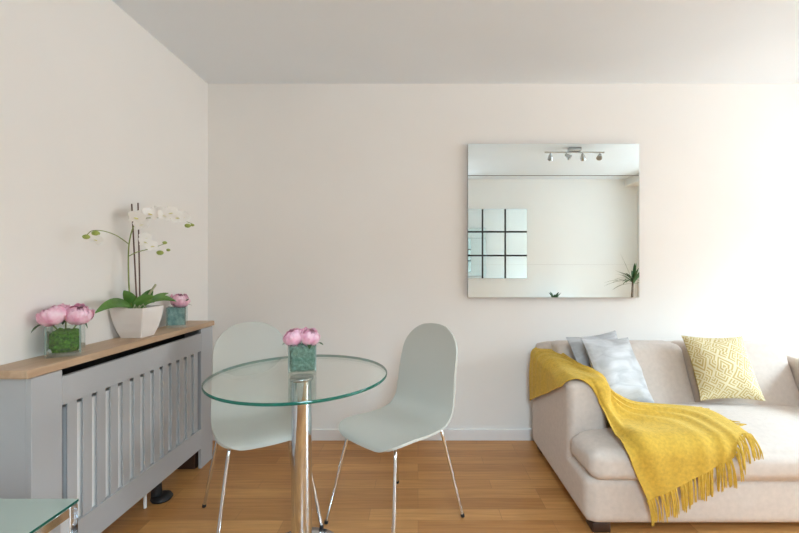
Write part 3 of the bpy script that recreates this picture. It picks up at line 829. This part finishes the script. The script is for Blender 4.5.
# ------------------------------------------------------------------ mustard throw, draped over arm, seat and front
def sd_box(p, b, r):
    x0, x1, y0, y1, z0, z1 = b
    c = Vector(((x0 + x1) / 2, (y0 + y1) / 2, (z0 + z1) / 2)); h = Vector(((x1 - x0) / 2 - r, (y1 - y0) / 2 - r, (z1 - z0) / 2 - r))
    q = Vector([abs(p[i] - c[i]) - h[i] for i in range(3)])
    return Vector([max(t, 0) for t in q]).length + min(max(q.x, q.y, q.z), 0) - r
SOLIDS = [((SX0 - 0.004, AX0 + 0.004, 1.936, 2.599, 0.10, 0.611), 0.044),
          ((SX0 + 0.008, SX1, 1.696, 1.95, 0.05, 0.412), 0.062),
          ((AX0 - 0.02, AX1, 1.696, 2.40, 0.05, 0.430), 0.062),
          ((SX0, SX1, 1.738, 2.60, 0.05, 0.275), 0.05)]
def sdf(p):
    a = sd_box(Vector((p.x, p.y, p.z - 0.06 * (p.y - 1.945) * max(0, min(1, (p.z - 0.2) / 0.4)))), *SOLIDS[0])
    return min(a, min(sd_box(p, b, r) for b, r in SOLIDS[1:]))
def push(p, off):
    for _ in range(3):
        d = sdf(p)
        if d >= off: break
        e = 0.002
        g = Vector((sdf(p + Vector((e, 0, 0))) - sdf(p - Vector((e, 0, 0))), sdf(p + Vector((0, e, 0))) - sdf(p - Vector((0, e, 0))),
                    sdf(p + Vector((0, 0, e))) - sdf(p - Vector((0, 0, e)))))
        if g.length < 1e-9: g = Vector((0, 0, 1))
        p = p + g.normalized() * (off - d)
    return p
NEAR = [(0.722, 1.99, 0.575), (0.738, 1.968, 0.605), (0.79, 1.955, 0.618), (0.845, 1.937, 0.575), (0.882, 1.915, 0.495), (0.877, 1.815, 0.435),
        (0.885, 1.695, 0.385), (0.914, 1.688, 0.310), (0.970, 1.685, 0.185)]
FAR = [(0.722, 2.57, 0.310), (0.735, 2.575, 0.60), (0.853, 2.49, 0.648), (0.872, 2.24, 0.650), (0.945, 2.10, 0.585), (1.09, 2.095, 0.475),
       (1.27, 2.13, 0.438), (1.49, 2.05, 0.438), (1.455, 1.755, 0.428)]
NU, NV = 88, 44
SN, SF = spline(NEAR, NU), spline(FAR, NU)
G = []
for i in range(NU):
    a, b = Vector(SN[i]), Vector(SF[i]); row = []
    for j in range(NV):
        t = j / (NV - 1)
        row.append(push(a.lerp(b, t), 0.007))
    G.append(row)
for it in range(26):
    H = [r[:] for r in G]
    for i in range(NU):
        for j in range(NV):
            nb = []
            if 0 < i < NU - 1: nb += [G[i - 1][j], G[i + 1][j]]
            if 0 < j < NV - 1: nb += [G[i][j - 1], G[i][j + 1]]
            if len(nb) < 4: continue
            m = (nb[0] + nb[1] + nb[2] + nb[3]) / 4
            H[i][j] = push(G[i][j].lerp(m, 0.6), 0.007)
    G = H
# folds running along the length, fanning out across the seat
D = [r[:] for r in G]
for i in range(NU):
    s = i / (NU - 1)
    for j in range(NV):
        t = j / (NV - 1)
        i0, i1, j0, j1 = max(i - 1, 0), min(i + 1, NU - 1), max(j - 1, 0), min(j + 1, NV - 1)
        nrm = (G[i1][j] - G[i0][j]).cross(G[i][j1] - G[i][j0])
        if nrm.length < 1e-9: continue
        nrm.normalize()
        if sdf(G[i][j] + nrm * 0.004) < sdf(G[i][j] - nrm * 0.004): nrm = -nrm
        env = 0.25 + 0.75 * exp(-((s - 0.66) / 0.2) ** 2)
        fade = min(1, (1 - t) * 10, t * 10 + 0.3)
        f = (0.5 + 0.5 * sin(t * 30 + 2.2 * sin(t * 7 + 1) + s * 1.5)) ** 1.6 * 0.021 * env
        f += (0.5 + 0.5 * sin(t * 11 + 0.7 + s * 4)) * 0.006
        f += noise.noise(Vector((s * 9, t * 7, 3))) * 0.003 + noise.noise(Vector((s * 60, t * 40, 7))) * 0.0012
        D[i][j] = push(G[i][j] + nrm * (f * fade), 0.006)
bm = bmesh.new(); grid_surface(bm, D)
bmesh.ops.recalc_face_normals(bm, faces=bm.faces[:])
bmesh.ops.solidify(bm, geom=bm.faces[:], thickness=-0.004)
bmesh.ops.recalc_face_normals(bm, faces=bm.faces[:])
thr = thing('throw_blanket', 'mustard yellow fringed wool throw draped over the sofa arm and seat front', 'throw', (1.05, 1.95, 0.43))
rel(link_obj('blanket', bm, M['throw'], thr))
def tassel(p0, d0, L, seed):
    rnd = random.Random(seed); bm = bmesh.new()
    for k in range(3):
        p = Vector(p0) + Vector((rnd.uniform(-.004, .004), rnd.uniform(-.002, .002), 0.002))
        d = Vector(d0).normalized() + Vector((rnd.uniform(-.16, .16), rnd.uniform(-.05, .05), rnd.uniform(-.05, .05)))
        pts = [p.copy()]
        for s in range(9):
            d = (d + Vector((rnd.uniform(-.06, .06), rnd.uniform(-.03, .03), -0.32))).normalized()
            q0 = p; p = push(p + d * (L / 9), 0.004)
            if (p - q0).length > 1e-5: d = (p - q0).normalized()
            pts.append(p.copy())
        r = [0.0038] * 2 + [0.0026, 0.0030, 0.0026, 0.0030, 0.0026, 0.0028, 0.0023, 0.0014]
        add_tube(bm, pts, r, 6)
    rel(link_obj('fringe_tassel', bm, M['throw'], thr))
last, prev = D[-1], D[-4]
NT = 38
for k in range(NT):
    j = min(NV - 1, round(k / (NT - 1) * (NV - 1)))
    d = (last[j] - prev[j]).normalized()
    tassel(last[j], d + Vector((0, -0.1, 0)), random.uniform(0.098, 0.122), 100 + k)
for k in range(9):                                                    # the folded-under end peeping out along the far edge
    i = NU - 5 - (k // 3) * 8 - (k % 3)
    d = (D[i][-1] - D[i][-4]).normalized()
    tassel(D[i][-1] - Vector((0, 0, 0.002)), d * 0.25 + Vector((1.0, random.uniform(-0.8, 0.5), 0.15)), random.uniform(0.035, 0.06), 300 + k)

# ------------------------------------------------------------------ glass side table, front left
st = thing('side_table', 'low square table with a green tinted glass top and chrome frame, bottom left corner', 'side table', (-1.195, 0.94, 0))
zt = 0.50; sx0, sx1, sy0, sy1 = -1.405, -0.986, 0.735, 1.162
def stp(name, bm, mat): return rel(link_obj(name, bm, mat, st, smooth=False))
bm = box(sx0, sx1, sy0, sy1, zt - 0.008, zt, 0.0015)
bm.faces.ensure_lookup_table()
for f in bm.faces: f.material_index = 0 if abs(f.normal.z) > 0.9 else 1
stp('glass_top', bm, [M['frosted'], M['glass_edge']])
q = 0.028; ins = 0.001
a0, a1, b0, b1 = sx0 + ins, sx1 - ins, sy0 + ins, sy1 - ins
for x in (a0, a1 - q):
    for y in (b0, b1 - q):
        stp('leg', box(x, x + q, y, y + q, 0.0005, zt - 0.009, 0.002), M['chrome'])
for x in (a0, a1 - q): stp('rail', box(x, x + q, b0 + q + 0.0005, b1 - q - 0.0005, zt - 0.037, zt - 0.009, 0.002), M['chrome'])
for y in (b0, b1 - q): stp('rail', box(a0 + q + 0.0005, a1 - q - 0.0005, y, y + q, zt - 0.037, zt - 0.009, 0.002), M['chrome'])

# ------------------------------------------------------------------ what the mirror shows of the near side of the room
dr = thing('dracaena', 'spiky green dracaena in a grey pot by the window, seen in the mirror', 'potted plant', (2.76, 0.16, 0))
link_obj('pot', lathe([(0.11, 0.0005), (0.115, 0.01), (0.145, 0.26), (0.145, 0.27), (0.132, 0.27), (0.128, 0.235)], 32), M['terracotta'], dr)
link_obj('trunk', tube(spline([(0, 0, 0.2), (0.01, 0.0, 0.6), (0.03, 0.0, 0.98)], 14), 0.014, 10), M['trunk'], dr)
rl = random.Random(11)
for k in range(30):
    a = k * 2.4; el = rl.uniform(-0.35, 1.2); L = rl.uniform(0.24, 0.38)
    b = Vector((0.03 + 0.012 * cos(a), 0.012 * sin(a), 0.94 + 0.06 * rl.random()))
    t = b + Vector((cos(a) * cos(el), sin(a) * cos(el), sin(el))) * L
    bm = bmesh.new(); leaf_bm(bm, b, t, 0.014, 0.03 * cos(el), 0.2, 10); link_obj('leaf', bm, M['leaf_dark'], dr)
cs = thing('console_table', 'low white console on the wall opposite the mirror, below the reflection', 'console table', (1.95, -0.16, 0))
link_obj('top', box(-0.4, 0.4, -0.165, 0.165, 0.58, 0.61, 0.003), M['dark_table'], cs, False)
for x in (-0.38, 0.34):
    for y in (-0.15, 0.11): link_obj('leg', box(x, x + 0.04, y, y + 0.04, 0.0005, 0.5795, 0.002), M['dark_table'], cs, False)
hp = thing('houseplant', 'small dark leafy houseplant, its tips just showing at the mirror bottom', 'potted plant', (1.88, -0.16, 0.61))
link_obj('pot', lathe([(0.045, 0.0005), (0.047, 0.005), (0.06, 0.10), (0.053, 0.10), (0.05, 0.085)], 24), M['terracotta'], hp)
for k in range(14):
    a = k * 2.4; b = Vector((0.01 * cos(a), 0.01 * sin(a), 0.08)); q = 0.05 + 0.06 * rl.random()
    bm = bmesh.new(); leaf_bm(bm, b, (q * cos(a), q * sin(a), 0.15 + 0.065 * rl.random()), 0.018, 0.02, 0.2, 8); link_obj('leaf', bm, M['leaf_dark'], hp)

# ------------------------------------------------------------------ camera
cam = bpy.data.cameras.new('camera'); co = bpy.data.objects.new('camera', cam); COL.objects.link(co)
co.location = (0, 0, 1.176); co.rotation_euler = (radians(90), 0, 0)
cam.sensor_width = 36; cam.lens = 18.0
cam.shift_x = -18.5 / 799; cam.shift_y = -0.5 / 799
cam.clip_start = 0.01
SC.camera = co

# ------------------------------------------------------------------ daylight through the window
w = bpy.data.worlds.new('sky'); SC.world = w; w.use_nodes = True
nt = w.node_tree; nt.nodes.clear()
out = nt.nodes.new('ShaderNodeOutputWorld'); bg = nt.nodes.new('ShaderNodeBackground')
tc = nt.nodes.new('ShaderNodeTexCoord'); sx = nt.nodes.new('ShaderNodeSeparateXYZ'); rp = nt.nodes.new('ShaderNodeValToRGB')
nt.links.new(tc.outputs['Generated'], sx.inputs[0]); nt.links.new(sx.outputs[2], rp.inputs[0])
e = rp.color_ramp.elements
mr = nt.nodes.new('ShaderNodeMath'); mr.operation = 'MULTIPLY_ADD'; mr.inputs[1].default_value = 0.5; mr.inputs[2].default_value = 0.5
nt.links.new(sx.outputs[2], mr.inputs[0]); nt.links.new(mr.outputs[0], rp.inputs[0])     # 0 straight down, 0.5 the horizon, 1 the zenith
e[0].position = 0.0; e[0].color = (0.20, 0.21, 0.22, 1)                  # pale paving below
e[1].position = 0.44; e[1].color = (0.20, 0.21, 0.22, 1)
k = e.new(0.49); k.color = (0.17, 0.175, 0.18, 1)                         # houses across the street
k = e.new(0.62); k.color = (0.20, 0.21, 0.22, 1)
k = e.new(0.70); k.color = (0.68, 0.865, 1.0, 1)                          # overcast sky above the roofs
k = e.new(1.0); k.color = (0.61, 0.825, 1.0, 1)
bg.inputs['Strength'].default_value = 24.0
nt.links.new(rp.outputs[0], bg.inputs[0]); nt.links.new(bg.outputs[0], out.inputs[0])
pl = bpy.data.lights.new('window_portal', 'AREA'); po = bpy.data.objects.new('window_portal', pl); COL.objects.link(po)
pl.shape = 'RECTANGLE'; pl.size = WZ1 - WZ0; pl.size_y = WY1 - WY0
po.location = (XB + 0.1, (WY0 + WY1) / 2, (WZ0 + WZ1) / 2); po.rotation_euler = (0, radians(90), 0)
pl.cycles.is_portal = True

pl2 = bpy.data.lights.new('window_portal', 'AREA'); po2 = bpy.data.objects.new('window_portal', pl2); COL.objects.link(po2)  # portal of the added fill window
pl2.shape = 'RECTANGLE'; pl2.size = KX1 - KX0; pl2.size_y = KZ1 - KZ0
po2.location = ((KX0 + KX1) / 2, YF - 0.1, (KZ0 + KZ1) / 2); po2.rotation_euler = (radians(90), 0, 0)
pl2.cycles.is_portal = True
cy = SC.cycles
cy.max_bounces = 14; cy.diffuse_bounces = 8; cy.glossy_bounces = 6; cy.transparent_max_bounces = 24; cy.transmission_bounces = 8
cy.caustics_reflective = False; cy.caustics_refractive = False
cy.sample_clamp_indirect = 20.0
cy.use_denoising = True
try: cy.denoiser = 'OPENIMAGEDENOISE'
except Exception: pass
vs = SC.view_settings
vs.view_transform = 'Standard'; vs.look = 'None'; vs.gamma = 1.0; vs.use_curve_mapping = False
vs.exposure = 0.82
bpy.context.view_layer.update()
